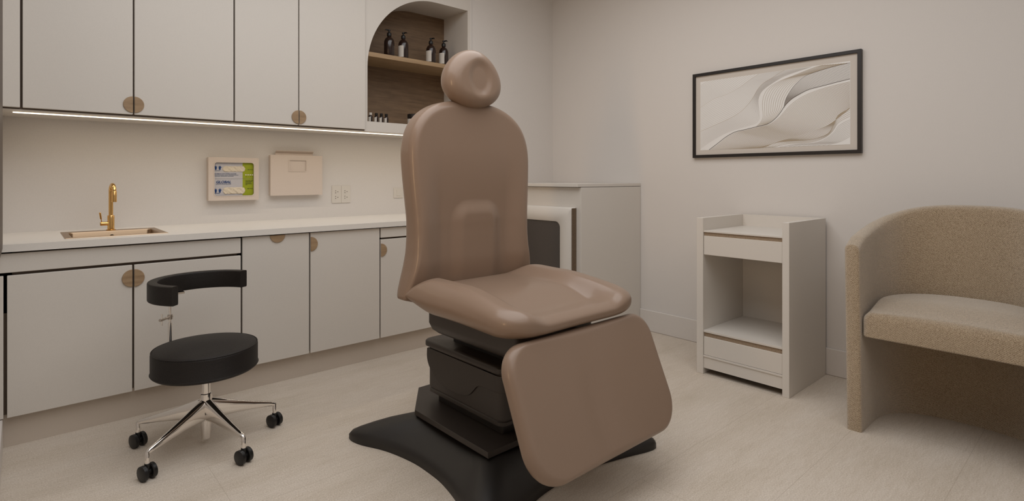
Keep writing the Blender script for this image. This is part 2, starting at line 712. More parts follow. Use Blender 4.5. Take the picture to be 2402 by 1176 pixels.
def outer_pt(p, i):
    u, v = p
    if i == 0:
        return (PX1, PZ0)
    if i == 1:
        return (PX1, PZ1)
    if i == na - 1:
        return (PX0, PZ0)
    k = (i - 2) / 24
    if k < .5:
        return (lerp(NX1 - .3, PX0, k * 2) if k > 0 else AC[0], PZ1)
    return (PX0, lerp(PZ1, AC[1], (k - .5) * 2))


outer = [outer_pt(p, i) for i, p in enumerate(arch)]
YN = YU + .018
vv = [(u, YN, v) for u, v in arch] + [(u, YN, v) for u, v in outer]
ff = [(i, (i + 1) % na, na + (i + 1) % na, na + i) for i in range(na)]
mb.add(vv, ff)
# return of the opening (side, arch soffit, floor)
mb.add([(u, YN, v) for u, v in arch] + [(u, NYB, v) for u, v in arch], [(i, (i + 1) % na, na + (i + 1) % na, na + i) for i in range(na)])
# outer shell
mb.rings([[(PX0, YN, PZ0), (PX1, YN, PZ0), (PX1, YN, PZ1), (PX0, YN, PZ1)], [(PX0, BY, PZ0), (PX1, BY, PZ0), (PX1, BY, PZ1), (PX0, BY, PZ1)]], cap0=False)
mb.build('surround', 'lacquer', t, smooth=30)
MB().prism(arch, lambda u, v, w: (u, w, v), NYB - .004, NYB + .004).build('back_panel', 'niche_wood', t, smooth=0)
# shelf follows the arch on its left end
sx = AC[0] - math.sqrt(AR ** 2 - (2.075 - AC[1]) ** 2)
box('shelf', (sx, NX1, YU + .03, NYB - .004, 2.058, 2.090), 'shelf_wood', t, bevel=.0015)

# trim strip between niche panel and wall
struct(box('trim_1', (BX - .006, BX + .012, YU + .02, UY, 0.91, CZ), 'wall', bevel=.002))

t = MB().box(-.03, BX - .02, 3.650, 3.660, UZ - .0085, UZ - .0045).build('led_strip', 'led', smooth=0)
tag(t, 'warm glowing LED strip light under the upper cabinets', 'light strip')


# ------------------------------------------------------------------ bottles in the niche
def pump_bottle(label):
    t = thing('pump_bottle', (0, 0, 0), label, 'bottle', 'amber pump bottles on the niche shelf')
    MB().lathe([(.035, 0), (.038, .004), (.038, .115), (.036, .13), (.028, .147), (.016, .157), (.0135, .16), (.0135, .17)], 0, 0, 36).build('body', 'amber', t, smooth=60)
    p = MB().lathe([(.0155, .165), (.0165, .167), (.0165, .187), (.011, .193), (.0055, .196), (.0055, .203), (.010, .205), (.010, .212), (.006, .215)], 0, 0, 28)
    p.tube([(0, 0, .2085), (-.028, -.006, .2095), (-.037, -.008, .204)], [.006, .0045, .003], 14)
    p.build('pump', 'black_plastic', t, smooth=45)
    n = 16
    mb = MB()
    a0, a1 = math.radians(150), math.radians(243)
    R1 = .0387
    rr = [[(R1 * math.cos(lerp(a0, a1, k / n)), R1 * math.sin(lerp(a0, a1, k / n)), z) for k in range(n + 1)] for z in (.022, .108)]
    mb.rings(rr, False, False, closed=False)
    mb.build('paper_label', 'paper', t)
    return t


def dup(root, loc, rz, label, skip=()):
    r = root.copy()
    COL.objects.link(r)
    r.location = loc
    r.rotation_euler = (0, 0, rz)
    r['label'] = label
    for ch in list(root.children):
        if ch.name.split('.')[0] in skip:
            continue
        c = ch.copy()
        COL.objects.link(c)
        c.parent = r
    return r


pb = pump_bottle('second amber pump bottle from the left, white label, turned spout')
pb.location = (2.165, 3.66, 2.0905)
pb.rotation_euler = (0, 0, math.radians(95))
for ch in pb.children:
    if ch.name.startswith('paper'):
        ch.rotation_euler = (0, 0, math.radians(-95))
for x, rz, lab, skip in ((2.045, 0, 'leftmost amber pump bottle on the niche shelf, no label showing', ('paper_label',)),
                         (2.413, 95, 'third amber pump bottle from the left, white label, beside the last one', ()),
                         (2.535, 95, 'rightmost amber pump bottle, nearest the niche side wall', ())):
    dup(pb, (x, 3.66, 2.0905), math.radians(rz), lab, skip)


def vial(label, cap):
    t = thing('dropper_bottle', (0, 0, 0), label, 'bottle', 'small vials on the niche floor')
    MB().lathe([(.0145, 0), (.0155, .002), (.0155, .040), (.013, .046), (.008, .050), (.008, .053)], 0, 0, 24).build('body', 'amber', t, smooth=60)
    MB().lathe([(.0098, .051), (.0105, .052), (.0105, .068), (.0095, .069)], 0, 0, 24).build('cap', cap, t)
    mb = MB()
    n = 12
    a0, a1 = math.radians(150), math.radians(250)
    mb.rings([[(.0159 * math.cos(lerp(a0, a1, k / n)), .0159 * math.sin(lerp(a0, a1, k / n)), z) for k in range(n + 1)] for z in (.006, .038)], False, False, closed=False)
    mb.build('paper_label', 'paper', t)
    return t


v = vial('small vial with a white cap, leftmost on the niche floor', 'white_plastic')
v.location = (1.862, 3.60, NZ0 + .0005)
v1 = vial('small black-capped vial next to the white-capped vial', 'black_plastic')
v1.location = (1.908, 3.60, NZ0 + .0005)
dup(v1, (1.948, 3.60, NZ0 + .0005), 0, 'middle of the three small black-capped vials on the niche floor')
dup(v1, (1.988, 3.60, NZ0 + .0005), 0, 'rightmost of the small black-capped vials on the niche floor')
t = thing('cosmetic_jar', (2.235, 3.62, NZ0 + .0005), 'squat dark jar with wide black lid, half hidden by the exam chair', 'jar')
z = NZ0 + .0005
MB().lathe([(.046, z), (.05, z + .004), (.05, z + .052), (.046, z + .058)], 2.235, 3.62, 36).build('body', 'amber', t, smooth=50)
MB().lathe([(.049, z + .058), (.051, z + .060), (.051, z + .084), (.049, z + .086)], 2.235, 3.62, 36).build('lid', 'black_plastic', t)
n = 12
MB().rings([[(2.235 + .0504 * math.cos(math.radians(lerp(160, 230, k / n))), 3.62 + .0504 * math.sin(math.radians(lerp(160, 230, k / n))), zz) for k in range(n + 1)]
            for zz in (z + .008, z + .05)], False, False, closed=False).build('paper_label', 'paper', t)

# ------------------------------------------------------------------ things on the splashback
GY = 3.90   # front plane of the boxes


def xz(y):
    return lambda u, v, w: (u, w, v)


def frame_rings(mb, outer, inner, y0, y1):
    """flat ring between two outlines with the same point count, from y0 (front) to y1 (back)"""
    A = [(u, y0, v) for u, v in outer]
    B = [(u, y0, v) for u, v in inner]
    Cc = [(u, y1, v) for u, v in inner]
    D = [(u, y1, v) for u, v in outer]
    return mb.rings([D, A, B, Cc], False, False)


t = thing('glove_dispenser', (1.043, BY, 1.05), 'beige wall dispenser framing two glove boxes', 'dispenser')
mb = MB()
frame_rings(mb, rrect(.891, 1.196, 1.053, 1.333, .003, 6), rrect(.926, 1.164, 1.084, 1.3, .016, 6), GY, GY + .008)
frame_rings(mb, rrect(.892, 1.195, 1.054, 1.332, .003, 6), rrect(.898, 1.189, 1.06, 1.326, .003, 6), GY + .007, BY)
mb.build('housing', 'beige_plastic', t, smooth=30)
mb = MB()
frame_rings(mb, rrect(.921, 1.169, 1.079, 1.305, .02, 6), rrect(.926, 1.164, 1.084, 1.3, .016, 6), GY - .002, GY + .002)
mb.build('window_rim', 'beige_plastic', t, smooth=30)


def glove_box(label, z0, z1, slot, hands_z):
    b = thing('glove_box', (1.043, BY, z0), label, 'glove box')
    yf = GY + .0135
    MB().box(.901, 1.186, yf, BY - .001, z0, z1).build('carton', 'card_grey', b, bevel=.001)
    MB().box(1.098, 1.1863, yf - .0004, BY - .002, z0 + .0005, z1 - .0005).build('green_panel', 'card_green', b)['label'] = 'green end of the carton'
    # opening with gloves spilling out
    u0, u1, w0, w1 = slot
    rnd = random.Random(int(z0 * 1000))
    ol = rrect(u0, u1, w0, w1, (w1 - w0) * .42, 8)
    ph = [rnd.random() * 6 for _ in range(6)]

    def fn(u, v, d, w):
        k = .0016 * math.sin(u * 310 + ph[0]) * math.sin(v * 260 + ph[1]) + .0014 * math.sin(u * 130 + v * 190 + ph[2])
        return (u + .0012 * math.sin(v * 400 + ph[3]), yf + .001 - .0055 * w - k * w + min(d, .006) * .5, v + .001 * math.sin(u * 240 + ph[4]))
    pad(ol, ((u0 + u1) / 2, (w0 + w1) / 2), .008, .006, .001, fn, n=70, inner=12, er=4).build('glove_bundle', 'tissue', b, smooth=60)
    # two raised hands
    mb = MB()
    for s, cx in ((-1, .9355), (1, .9605)):
        mb.add([(cx + s * a * 1.35, yf - .0008, hands_z + c) for a, c in ((-.0035, -.014), (.003, -.014), (.0035, -.004), (.008, .004), (.0065, .006), (.004, .002),
                                                                  (.0045, .012), (.003, .0125), (.002, .004), (.0012, .0135), (-.0002, .0135), (-.0005, .004),
                                                                  (-.0018, .0125), (-.0033, .0118), (-.0028, .003), (-.0045, .009), (-.0058, .008), (-.0052, -.002))],
               [tuple(range(18))])
    mb.build('hands_emblem', 'navy', b, smooth=0)
    return b, yf


def letters(body, parent, x, z, width, hgt, y, material, name, shear=0.0, bold=0.0):
    vs_, fs = text_mesh(body, 1.0, shear, bold)
    x0 = min(p.x for p in vs_)
    x1 = max(p.x for p in vs_)
    y0 = min(p.y for p in vs_)
    y1 = max(p.y for p in vs_)
    MB().add([(x + (p.x - x0) / (x1 - x0) * width, y, z + (p.y - y0) / (y1 - y0) * hgt) for p in vs_], fs).build(name, material, parent, smooth=0)


gb, yf = glove_box('upper glove box in the wall dispenser, printed with examination gloves text', 1.194, 1.327, (.976, 1.114, 1.240, 1.277), 1.266)
yt = yf - .0009
letters('EXAMINATION NITRILE GLOVES', gb, .929, 1.2235, .130, .0058, yt, 'navy', 'lettering', bold=.02)
mb = MB()
for (a, b_, zz) in ((.929, .985, 1.2170), (.988, 1.010, 1.2170), (1.013, 1.072, 1.2170), (.929, .962, 1.2095), (.965, 1.003, 1.2095), (1.006, 1.043, 1.2095), (.929, .962, 1.2450)):
    mb.box(a, b_, yt - .0001, yt + .0002, zz, zz + .0028)
mb.build('small_print', 'text_grey', gb, smooth=0)
letters('100 PCS', gb, 1.128, 1.252, .034, .006, yt, 'text_black', 'lettering', bold=.02)
mb = MB()
for k in range(4):
    mb.box(1.1145 + k * .0135, 1.122 + k * .0135, yt - .0001, yt + .0002, 1.2165, 1.2245)
mb.build('size_boxes', 'white_plastic', gb, smooth=0)
letters('XL  L  M  S', gb, 1.115, 1.205, .048, .006, yt, 'text_black', 'lettering')

gb, yf = glove_box('lower glove box in the wall dispenser with blue GLOBAL lettering', 1.060, 1.193, (.978, 1.114, 1.094, 1.139), 1.118)
yt = yf - .0009
letters('GLOBAL', gb, .939, 1.1655, .088, .0165, yt, 'navy', 'lettering', shear=.25, bold=.035)
letters('globalindustrial.com', gb, .939, 1.155, .088, .0062, yt, 'navy', 'lettering')
box('underline', (.939, 1.027, yt - .0001, yt + .0002, 1.1622, 1.1632), 'navy', gb)
box('small_print', (.927, .960, yt - .0001, yt + .0002, 1.099, 1.102), 'navy', gb)
letters('POWDER FREE', gb, 1.115, 1.179, .048, .0055, yt, 'text_black', 'lettering', bold=.02)
mb = MB()
for a, b_, zz in ((1.115, 1.135, 1.173), (1.137, 1.156, 1.173), (1.115, 1.151, 1.166), (1.115, 1.155, 1.159), (1.115, 1.127, 1.153)):
    mb.box(a, b_, yt - .0001, yt + .0002, zz, zz + .0026)
mb.build('small_print', 'text_black', gb, smooth=0)
letters('100 PCS', gb, 1.126, 1.125, .036, .006, yt, 'text_black', 'lettering', bold=.02)

# beige wall pocket / towel dispenser
t = thing('paper_dispenser', (1.455, BY, 1.08), 'beige wall-mounted paper dispenser with small window, right of the glove dispenser', 'dispenser')
mb = MB()
rect4 = lambda a, b, c, d: rrect(a, b, c, d, .002, 6)
frame_rings(mb, rect4(1.272, 1.635, 1.078, 1.359), rrect(1.400, 1.516, 1.25, 1.323, .001, 6), GY, GY + .004)
mb.box(1.276, 1.631, GY + .004, BY, 1.08, 1.357)
mb.build('housing', 'beige_plastic', t, smooth=30)
mb = MB()
frame_rings(mb, rrect(1.394, 1.522, 1.244, 1.329, .005, 6), rrect(1.400, 1.516, 1.25, 1.323, .002, 6), GY - .003, GY + .001)
mb.build('window_rim', 'beige_plastic', t, smooth=30)
mb = MB()
mb.prism([(3.936, 1.356), (3.936, 1.372), (3.915, 1.389), (3.917, 1.392), (3.940, 1.375), (3.940, 1.356)], lambda u, v, w: (w, u, v), 1.315, 1.578)
mb.build('tilted_flap', 'beige_plastic', t, bevel=.0008)

# double socket plate and switch plate
t = thing('socket_plate', (1.80, BY, 1.077), 'white double socket plate on the splashback below the paper dispenser', 'socket')
mb = MB()
mb.box(1.727, 1.7995, BY - .006, BY - .0002, 1.012, 1.142).box(1.8005, 1.873, BY - .006, BY - .0002, 1.012, 1.142)
mb.build('plate', 'white_plastic', t, bevel=.001)
for cx in (1.7635, 1.8365):
    for cz in (1.095, 1.053):
        mb = MB()
        for dx, dz in ((-.008, .008), (-.008, -.007), (.009, .001)):
            mb.prism([(cx + dx + .0032 * math.cos(2 * PI * k / 12), cz + dz + .0032 * math.sin(2 * PI * k / 12)) for k in range(12)], lambda u, v, w: (u, w, v), BY - .0066, BY - .0058)
        mb.build('socket_outlet', 'hole', t)
t = thing('switch_plate', (2.30, BY, 1.08), 'white switch plate peeking out left of the exam chair back', 'switch')
box('plate', (2.246, 2.33, BY - .006, BY - .0002, 1.038, 1.12), 'white_plastic', t, bevel=.001)
box('rocker', (2.27, 2.306, BY - .009, BY - .0055, 1.055, 1.103), 'white_plastic', t, bevel=.001)

# ------------------------------------------------------------------ framed print on the right wall
FXF = RX - .026
t = thing('framed_picture', (RX, 1.57, 1.345), 'dark-framed print of flowing wavy lines on the right wall', 'picture')
fy0, fy1, fz0, fz1 = 1.030, 2.110, 1.345, 1.955
bw = .021
mb = MB()
rect = lambda y0, y1, z0, z1: [(y0, z0), (y1, z0), (y1, z1), (y0, z1)]
A = rect(fy0, fy1, fz0, fz1)
B = rect(fy0 + bw, fy1 - bw, fz0 + bw, fz1 - bw)
yzx = lambda P, x: [(x, u, v) for u, v in P]
mb.rings([yzx(A, RX - .0005), yzx(A, FXF), yzx(B, FXF), yzx(B, RX - .0005)], False, False)
mb.build('frame', 'frame_black', t, bevel=.0015, smooth=0)
box('mat_board', (RX - .014, RX - .001, fy0 + bw, fy1 - bw, fz0 + bw, fz1 - bw), 'mat_board', t)
ay0, ay1, az0, az1 = 1.090, 2.054, 1.399, 1.894
px_ = RX - .0150
pr_ = box('print', (px_, RX - .0138, ay0, ay1, az0, az1), 'print', t)
# line drawing. curves given in fractions of the print (0..1 from left, 0..1 from bottom)
Q = dict(tl=(165, 405), tr=(1540, 205), br=(1540, 975), bl=(165, 1035))


def fr(px, py):
    """crop pixel -> fraction of the print, along the converging edges of the print as photographed"""
    s = (px - 165) / (1540 - 165)
    top = lerp(405, 205, s)
    bot = lerp(1035, 975, s)
    h0, h1 = 630.0, 770.0
    u = s * h1 / (h0 + (h1 - h0) * s)
    return (u, (bot - py) / (bot - top))


def curve(pts, n=60):
    c = catmull([Vector(fr(*p)) for p in pts], 10)
    L = [0]
    for a, b in zip(c, c[1:]):
        L.append(L[-1] + (b - a).length)
    out = []
    j = 0
    for k in range(n):
        d = L[-1] * k / (n - 1)
        while j < len(L) - 2 and L[j + 1] < d:
            j += 1
        out.append(c[j].lerp(c[j + 1], (d - L[j]) / max(1e-9, L[j + 1] - L[j])))
    return out


cA0 = curve([(165, 440), (200, 418), (240, 394)])
cA1 = curve([(165, 640), (290, 560), (400, 520), (520, 455), (620, 380), (700, 328)])
cA = curve([(165, 860), (300, 800), (430, 740), (530, 680), (600, 610), (650, 540), (690, 470), (740, 415), (820, 365), (870, 330), (935, 292)])
cB = curve([(245, 1030), (330, 965), (400, 910), (480, 865), (560, 845), (680, 815), (780, 790), (850, 740), (900, 680), (940, 620), (1000, 560), (1080, 510), (1160, 470), (1290, 435), (1420, 400), (1540, 370)])
cB1 = curve([(165, 1028), (260, 960), (380, 890), (480, 850), (600, 815), (680, 790), (715, 740), (705, 650), (700, 560), (740, 480), (850, 400), (960, 340), (1200, 258)])
cC = curve([(680, 812), (720, 770), (740, 720), (735, 650), (735, 580), (755, 510), (800, 450), (900, 390), (1000, 350), (1200, 270), (1290, 244)])
cD = curve([(780, 790), (850, 740), (900, 680), (925, 640), (945, 570), (980, 500), (1040, 420), (1130, 345), (1250, 300), (1400, 255), (1538, 222)])
cD2 = curve([(930, 640), (945, 570), (980, 500), (1040, 420), (1130, 345), (1250, 300), (1400, 255), (1538, 222)])
cB2 = curve([(940, 620), (970, 588), (1000, 560), (1080, 510), (1160, 470), (1290, 435), (1420, 400), (1540, 370)])
cB3 = curve([(700, 815), (800, 790), (880, 740), (960, 620), (1060, 530), (1200, 470), (1350, 430), (1540, 390)])
cE1 = curve([(700, 835), (820, 800), (960, 770), (1100, 725), (1250, 680), (1400, 640), (1538, 600)])
cBl = curve([(260, 1030), (380, 950), (480, 890), (600, 860), (750, 825), (900, 790), (1100, 740), (1300, 690), (1538, 630)])
cE1b = curve([(330, 1030), (450, 960), (560, 915), (700, 880), (850, 845), (1000, 812), (1150, 775), (1300, 730), (1420, 680), (1538, 610)])
cB0 = curve([(245, 1030), (330, 965), (400, 910), (480, 865), (560, 845), (680, 815), (760, 800), (900, 780), (1100, 730), (1300, 680), (1538, 612)])
cBt = curve([(248, 1030), (335, 966), (402, 912), (482, 868), (560, 848), (680, 818), (790, 790), (880, 725), (980, 610), (1090, 530), (1230, 470), (1380, 425), (1540, 388)])
cM = curve([(640, 1018), (780, 985), (900, 945), (1050, 900), (1200, 850), (1330, 800), (1430, 730), (1540, 640)])
cE = curve([(700, 1010), (760, 1000), (860, 960), (1000, 945), (1150, 935), (1260, 910), (1340, 870), (1390, 790), (1420, 720), (1470, 680), (1540, 640)])
cF = curve([(850, 1003), (1000, 975), (1200, 960), (1300, 920), (1380, 860), (1420, 800), (1470, 765), (1540, 730)])
cG = curve([(1380, 980), (1440, 960), (1490, 940), (1540, 915)])
ROW = [0]
INK = {k: MB() for k in ('ink_pale', 'ink_grey', 'ink_gold', 'ink_dark')}


def stroke(c, w, ink, x):
    L_, R_s = [], []
    ROW[0] += 1
    x = x - ROW[0] * 5e-6
    for i, p in enumerate(c):
        a = c[max(0, i - 1)]
        b = c[min(len(c) - 1, i + 1)]
        d = Vector(((b.x - a.x) * (ay1 - ay0), (b.y - a.y) * (az1 - az0)))
        d = d.normalized() if d.length > 0 else Vector((1, 0))
        nn = Vector((-d.y, d.x)) * w / 2
        yy = ay1 - max(0.002, min(.998, p.x)) * (ay1 - ay0)
        zz = az0 + max(0.003, min(.997, p.y)) * (az1 - az0)
        # picture left is larger y, so flip the in-plane direction
        L_.append((x, yy - nn.x, zz + nn.y))
        R_s.append((x, yy + nn.x, zz - nn.y))
    INK[ink].rings([L_, R_s], False, False, closed=False)


def family(a, b, n, w, ink, x, pw=1.0, i0=0):
    for k in range(i0, n):
        s = (k / n) ** pw
        stroke([p.lerp(q, s) for p, q in zip(a, b)], w, ink, x)


xi = px_ - .0002
family(cA0, cA1, 15, .0022, 'ink_pale', xi)
family(cA1, cA, 15, .0020, 'ink_pale', xi)
stroke(cA1, .0013, 'ink_gold', xi)
stroke(cA, .0020, 'ink_gold', xi)
family(cA, cB1, 17, .0016, 'ink_pale', xi, i0=1)
family(cC, cD, 10, .0018, 'ink_gold', xi)
family(cD2, cB2, 15, .0018, 'ink_grey', xi)
stroke(cD2, .0022, 'ink_dark', xi)
family(cBt, cM, 30, .0018, 'ink_gold', xi, i0=1)
family(cM, cE, 9, .0016, 'ink_gold', xi)
family(cE, cF, 5, .0012, 'ink_gold', xi, i0=1)
family(cF, cG, 12, .0018, 'ink_pale', xi, i0=1)
stroke(cB, .0030, 'ink_dark', xi - .0001)
stroke(cE, .0026, 'ink_gold', xi - .0001)
for k, mb in INK.items():
    mb.build('drawn_lines', k, pr_, smooth=0)['label'] = {'ink_pale': 'pale grey lines', 'ink_grey': 'grey lines', 'ink_gold': 'fine golden brown lines', 'ink_dark': 'dark brown main line'}[k]

# ------------------------------------------------------------------ end cabinet in the corner
ex0, ey0 = 2.962, 2.577
t = thing('corner_cabinet', (3.32, 3.06, 0), 'tall beige cabinet in the corner behind the exam chair', 'cabinet')
box('body', (ex0, RX - .002, ey0, UY - .002, 0, 1.132), 'lacquer', t, bevel=.002)
box('top_slab', (ex0 - .036, RX - .002, ey0, UY - .002, 1.135, 1.158), 'lacquer', t, bevel=.0015)
# framed front opening on the face that looks along the counter
yo0, yo1, zo0, zo1 = 2.625, 3.50, .06, .988
mb = MB()
yi = rrect(yo0 + .115, yo1 - .115, .30, .882, .045, 6)
yo = rrect(yo0, yo1, zo0, zo1, .008, 6)
yo_b = rrect(yo0 + .012, yo1 - .012, zo0 + .012, zo1 - .012, .01, 6)
mb.rings([yzx(yo, ex0 - .001), yzx(yo, ex0 - .034), yzx(yo_b, ex0 - .05), yzx(rrect(yo0 + .109, yo1 - .109, .294, .888, .05, 6), ex0 - .05), yzx(yi, ex0 - .046), yzx(yi, ex0 - .03)], False, False)
d = mb.build('door_frame', 'lacquer', t, smooth=50)
MB().prism(rrect(yo0 + .1, yo1 - .1, .28, .9, .045, 6), lambda u, v, w: (w, u, v), ex0 - .04, ex0 - .001).build('dark_panel', 'screen', t)
box('edge_strip', (ex0 - .046, ex0 - .001, yo0 - .004, yo0 + .0005, zo0 + .004, zo1 - .004), 'kraft_dark', t)

# ------------------------------------------------------------------ white side unit on the right wall
t = thing('side_unit', (3.39, 1.494, 0), 'small white open side unit with two drawers against the right wall', 'side unit')
cx0, cx1 = 3.11, 3.655
cy = (1.22, 1.257, 1.7255, 1.768)
box('side_panel', (cx0, cx1, cy[0], cy[1], 0, .955), 'lacquer', t, bevel=.0015)
box('side_panel', (cx0, cx1, cy[2], cy[3], 0, .955), 'lacquer', t, bevel=.0015)
box('back_panel', (cx1 - .02, cx1, cy[1], cy[2], .05, .955), 'lacquer', t)
box('top_tray', (cx0 + .006, cx1 - .02, cy[1], cy[2], .868, .878), 'lacquer', t, bevel=.001)
box('shelf', (cx0 + .006, cx1 - .02, cy[1], cy[2], .256, .269), 'lacquer', t, bevel=.001)
for nm, z0, z1, zt in (('drawer', .731, .846, .868), ('drawer', .1185, .230, .256)):
    d = box(nm, (cx0 + .006, cx0 + .024, cy[1] + .002, cy[2] - .002, z0, z1), 'lacquer', t, bevel=.0015)
    box('drawer_box', (cx0 + .024, cx1 - .03, cy[1] + .002, cy[2] - .002, z0 + .004, z1 - .03), 'lacquer', d)
    box('finger_pull', (cx0 + .013, cx0 + .0235, cy[1] + .001, cy[2] - .001, z1 - .002, zt - .0005), 'kraft', d)
box('rail', (cx0 + .003, cx0 + .024, cy[1] + .0005, cy[2] - .0005, .106, .117), 'lacquer', t, bevel=.001)
box('plinth', (cx0 + .008, cx0 + .024, cy[1] + .0005, cy[2] - .0005, .038, .106), 'lacquer', t)

# ------------------------------------------------------------------ beige barrel armchair
ACY = .502
t = thing('armchair', (3.2, ACY, 0), 'beige woven barrel armchair by the right wall', 'armchair')
TH_ = .063
TOP = [(2.92, .862), (2.964, .893), (3.03, .922), (3.19, .957), (3.28, .986), (3.36, 1.018), (3.41, 1.042), (3.45, 1.060), (3.48, 1.072)]
# middle line of the tub wall
mid = []
N_ = 90
xs, ea, eb = 3.12, .345, .358
for k in range(16):
    mid.append((lerp(2.957, xs, k / 16), ACY + eb, 0, 1))
for k in range(N_ + 1):
    a = PI * k / N_
    ca, sa = math.cos(a), math.sin(a)
    p = 2 / 2.5
    mid.append((xs + ea * abs(sa) ** p, ACY + eb * abs(ca) ** p * (1 if ca >= 0 else -1), sa, ca))
for k in range(1, 17):
    mid.append((lerp(xs, 2.957, k / 16), ACY - eb, 0, -1))
rings = []
nm_ = len(mid)
for i, (x, y, *_r) in enumerate(mid):
    a = mid[max(0, i - 1)]
    b = mid[min(nm_ - 1, i + 1)]
    d = Vector((b[0] - a[0], b[1] - a[1])).normalized()
    nrm = Vector((-d.y, d.x))       # outward: left arm has travel +x -> normal +y
    h = interp(TOP, x)
    half = TH_ / 2
    ring = []
    prof = [(half, 0.0), (half, .15), (half, .35), (half, .6), (half, h - .05), (half, h - .022)]
    for k in range(1, 6):
        q = PI * k / 6
        prof.append((half * math.cos(q) * (1.0 if True else 0), h - .022 + .022 * math.sin(q)))
    prof += [(-half, h - .022), (-half, h - .05), (-half, .6), (-half, .35), (-half, .15), (-half, 0.0)]
    for o_, z_ in prof:
        fl = 1 + .018 * z_
        ring.append((x + nrm.x * o_ - (.02 * z_ if x < 3.05 else .02 * z_ * max(0, 1 - (x - 3.05) / .3)), ACY + (y - ACY) * fl + nrm.y * o_, z_))
    rings.append(ring)


# soft rounding of the two arm fronts
def endcap(r, dx):
    ctr = Vector((sum(p[0] for p in r) / len(r), sum(p[1] for p in r) / len(r), 0))
    outs = []
    for s, f in ((.97, .45), (.85, .85), (.6, 1.0)):
        outs.append([(p[0] + dx * f, lerp(ctr.y + (p[1] - ctr.y), lerp(ctr.y, p[1], s), 1), p[2] if p[2] < .7 else p[2] - (1 - s) * .02) for p in r])
    return outs


c0 = endcap(rings[0], -.014)
c1 = endcap(rings[-1], -.014)
MB().rings(list(reversed(c0)) + rings + c1).build('tub_shell', 'boucle', t, smooth=50)


def cush(u, v, d, w):
    rise = .045 * sm((u - 2.95) / .22)
    crown = .012 * (1 - ((v - ACY) / .34) ** 2)
    return (u, v, .566 - d + (rise + crown) * w)


ol = [(2.948, ACY - .272), (2.948, ACY + .272)]
ol = []
for k in range(9):
    a = PI + .5 * PI * (1 - k / 8)
    ol.append((2.948 + .012 + .012 * math.cos(PI + (PI / 2) * k / 8), ACY - .3225 + .012 * math.sin(PI + (PI / 2) * k / 8) + .0))
for k in range(41):
    a = -PI / 2 + PI * k / 40
    p = 2 / 2.5
    ol.append((xs + (ea - .036) * abs(math.cos(a)) ** p, ACY + .3235 * abs(math.sin(a)) ** p * (1 if a >= 0 else -1)))
for k in range(9):
    ol.append((2.960 + .012 * math.cos(PI / 2 + (PI / 2) * k / 8), ACY + .3115 + .012 * math.sin(PI / 2 + (PI / 2) * k / 8)))
ol = [(u, v) for u, v in ol]
pad(ol, (3.17, ACY), .112, .035, .008, cush, n=140, inner=20, er=7).build('seat_cushion', 'boucle', t, smooth=60)

# ------------------------------------------------------------------ stool
SCX, SCY = .62, 2.757
t = thing('stool', (SCX, SCY, 0), 'black leather swivel stool with curved backrest and chrome five-star base', 'stool')
SZ = .447
SR = .212
MB().lathe([(.19, .338), (.205, .341), (SR, .347), (SR + .003, .352), (SR, .357), (SR, SZ - .012), (SR - .002, SZ - .006), (SR - .008, SZ - .001), (SR - .02, SZ + .003),
            (.15, SZ + .009), (.1, SZ + .012), (.05, SZ + .0135), (.01, SZ + .014)], SCX, SCY, 96).build('seat', 'leather', t, smooth=50)
n = 96
mb = MB()
mb.tube([(SCX + (SR - .003) * math.cos(2 * PI * k / n), SCY + (SR - .003) * math.sin(2 * PI * k / n), SZ - .003) for k in range(n + 1)], .0022, 8, caps=False)
mb.build('seat_piping', 'leather', t)
MB().lathe([(.0185, .19), (.0185, .338)], SCX, SCY, 28).build('gas_lift', 'chrome', t)
MB().lathe([(.014, .03), (.018, .032), (.0205, .09), (.022, .115), (.0255, .118), (.0255, .215), (.0235, .232), (.019, .234)], SCX, SCY, 36).build('column', 'chrome', t, smooth=40)
for k in range(5):
    a = math.radians(141.5 + 72 * k)
    ca, sa = math.cos(a), math.sin(a)
    P = lambda r, z: (SCX + r * ca, SCY + r * sa, z)
    R5 = .294
    secs = [(.015, .162, .020, .050), (.05, .157, .0185, .042), (.12, .144, .0155, .029), (.2, .128, .0120, .0185), (.27, .114, .0098, .0115), (.288, .110, .0092, .0098), (.299, .106, .0068, .0068)]
    rg = []
    for r, z_, hw, hh in secs:
        rg.append([(SCX + r * ca - math.sin(a) * hw * math.cos(q) * 0 + -sa * hw * math.copysign(abs(math.cos(q)) ** .7, math.cos(q)), SCY + r * sa + ca * hw * math.copysign(abs(math.cos(q)) ** .7, math.cos(q)), z_ + hh * math.copysign(abs(math.sin(q)) ** .7, math.sin(q)))
                   for q in [2 * PI * j / 20 for j in range(20)]])
    leg = MB().rings(rg).build('leg', 'chrome', t, smooth=60)
    cx_, cy_ = SCX + R5 * ca, SCY + R5 * sa
    MB().lathe([(.0088, .055), (.0088, .108), (.006, .112)], cx_, cy_, 20).build('stem', 'chrome', leg)
    # twin-wheel castor, all turned alike
    w = Vector((math.cos(math.radians(22)), math.sin(math.radians(22)), 0))
    cs = MB()
    for s in (-1, 1):
        c0_ = Vector((cx_, cy_, .0302)) + w * (.008 * s)
        cs.tube([c0_, c0_ + w * (.003 * s), c0_ + w * (.016 * s), c0_ + w * (.019 * s)], [.027, .030, .030, .024], 32)
    cs.tube([Vector((cx_, cy_, .0302)) - w * .009, Vector((cx_, cy_, .0302)) + w * .009], .014, 20)
    cs.lathe([(.011, .035), (.011, .064), (.008, .066)], cx_, cy_, 20)
    cs.build('castor', 'black_plastic', leg, smooth=40)
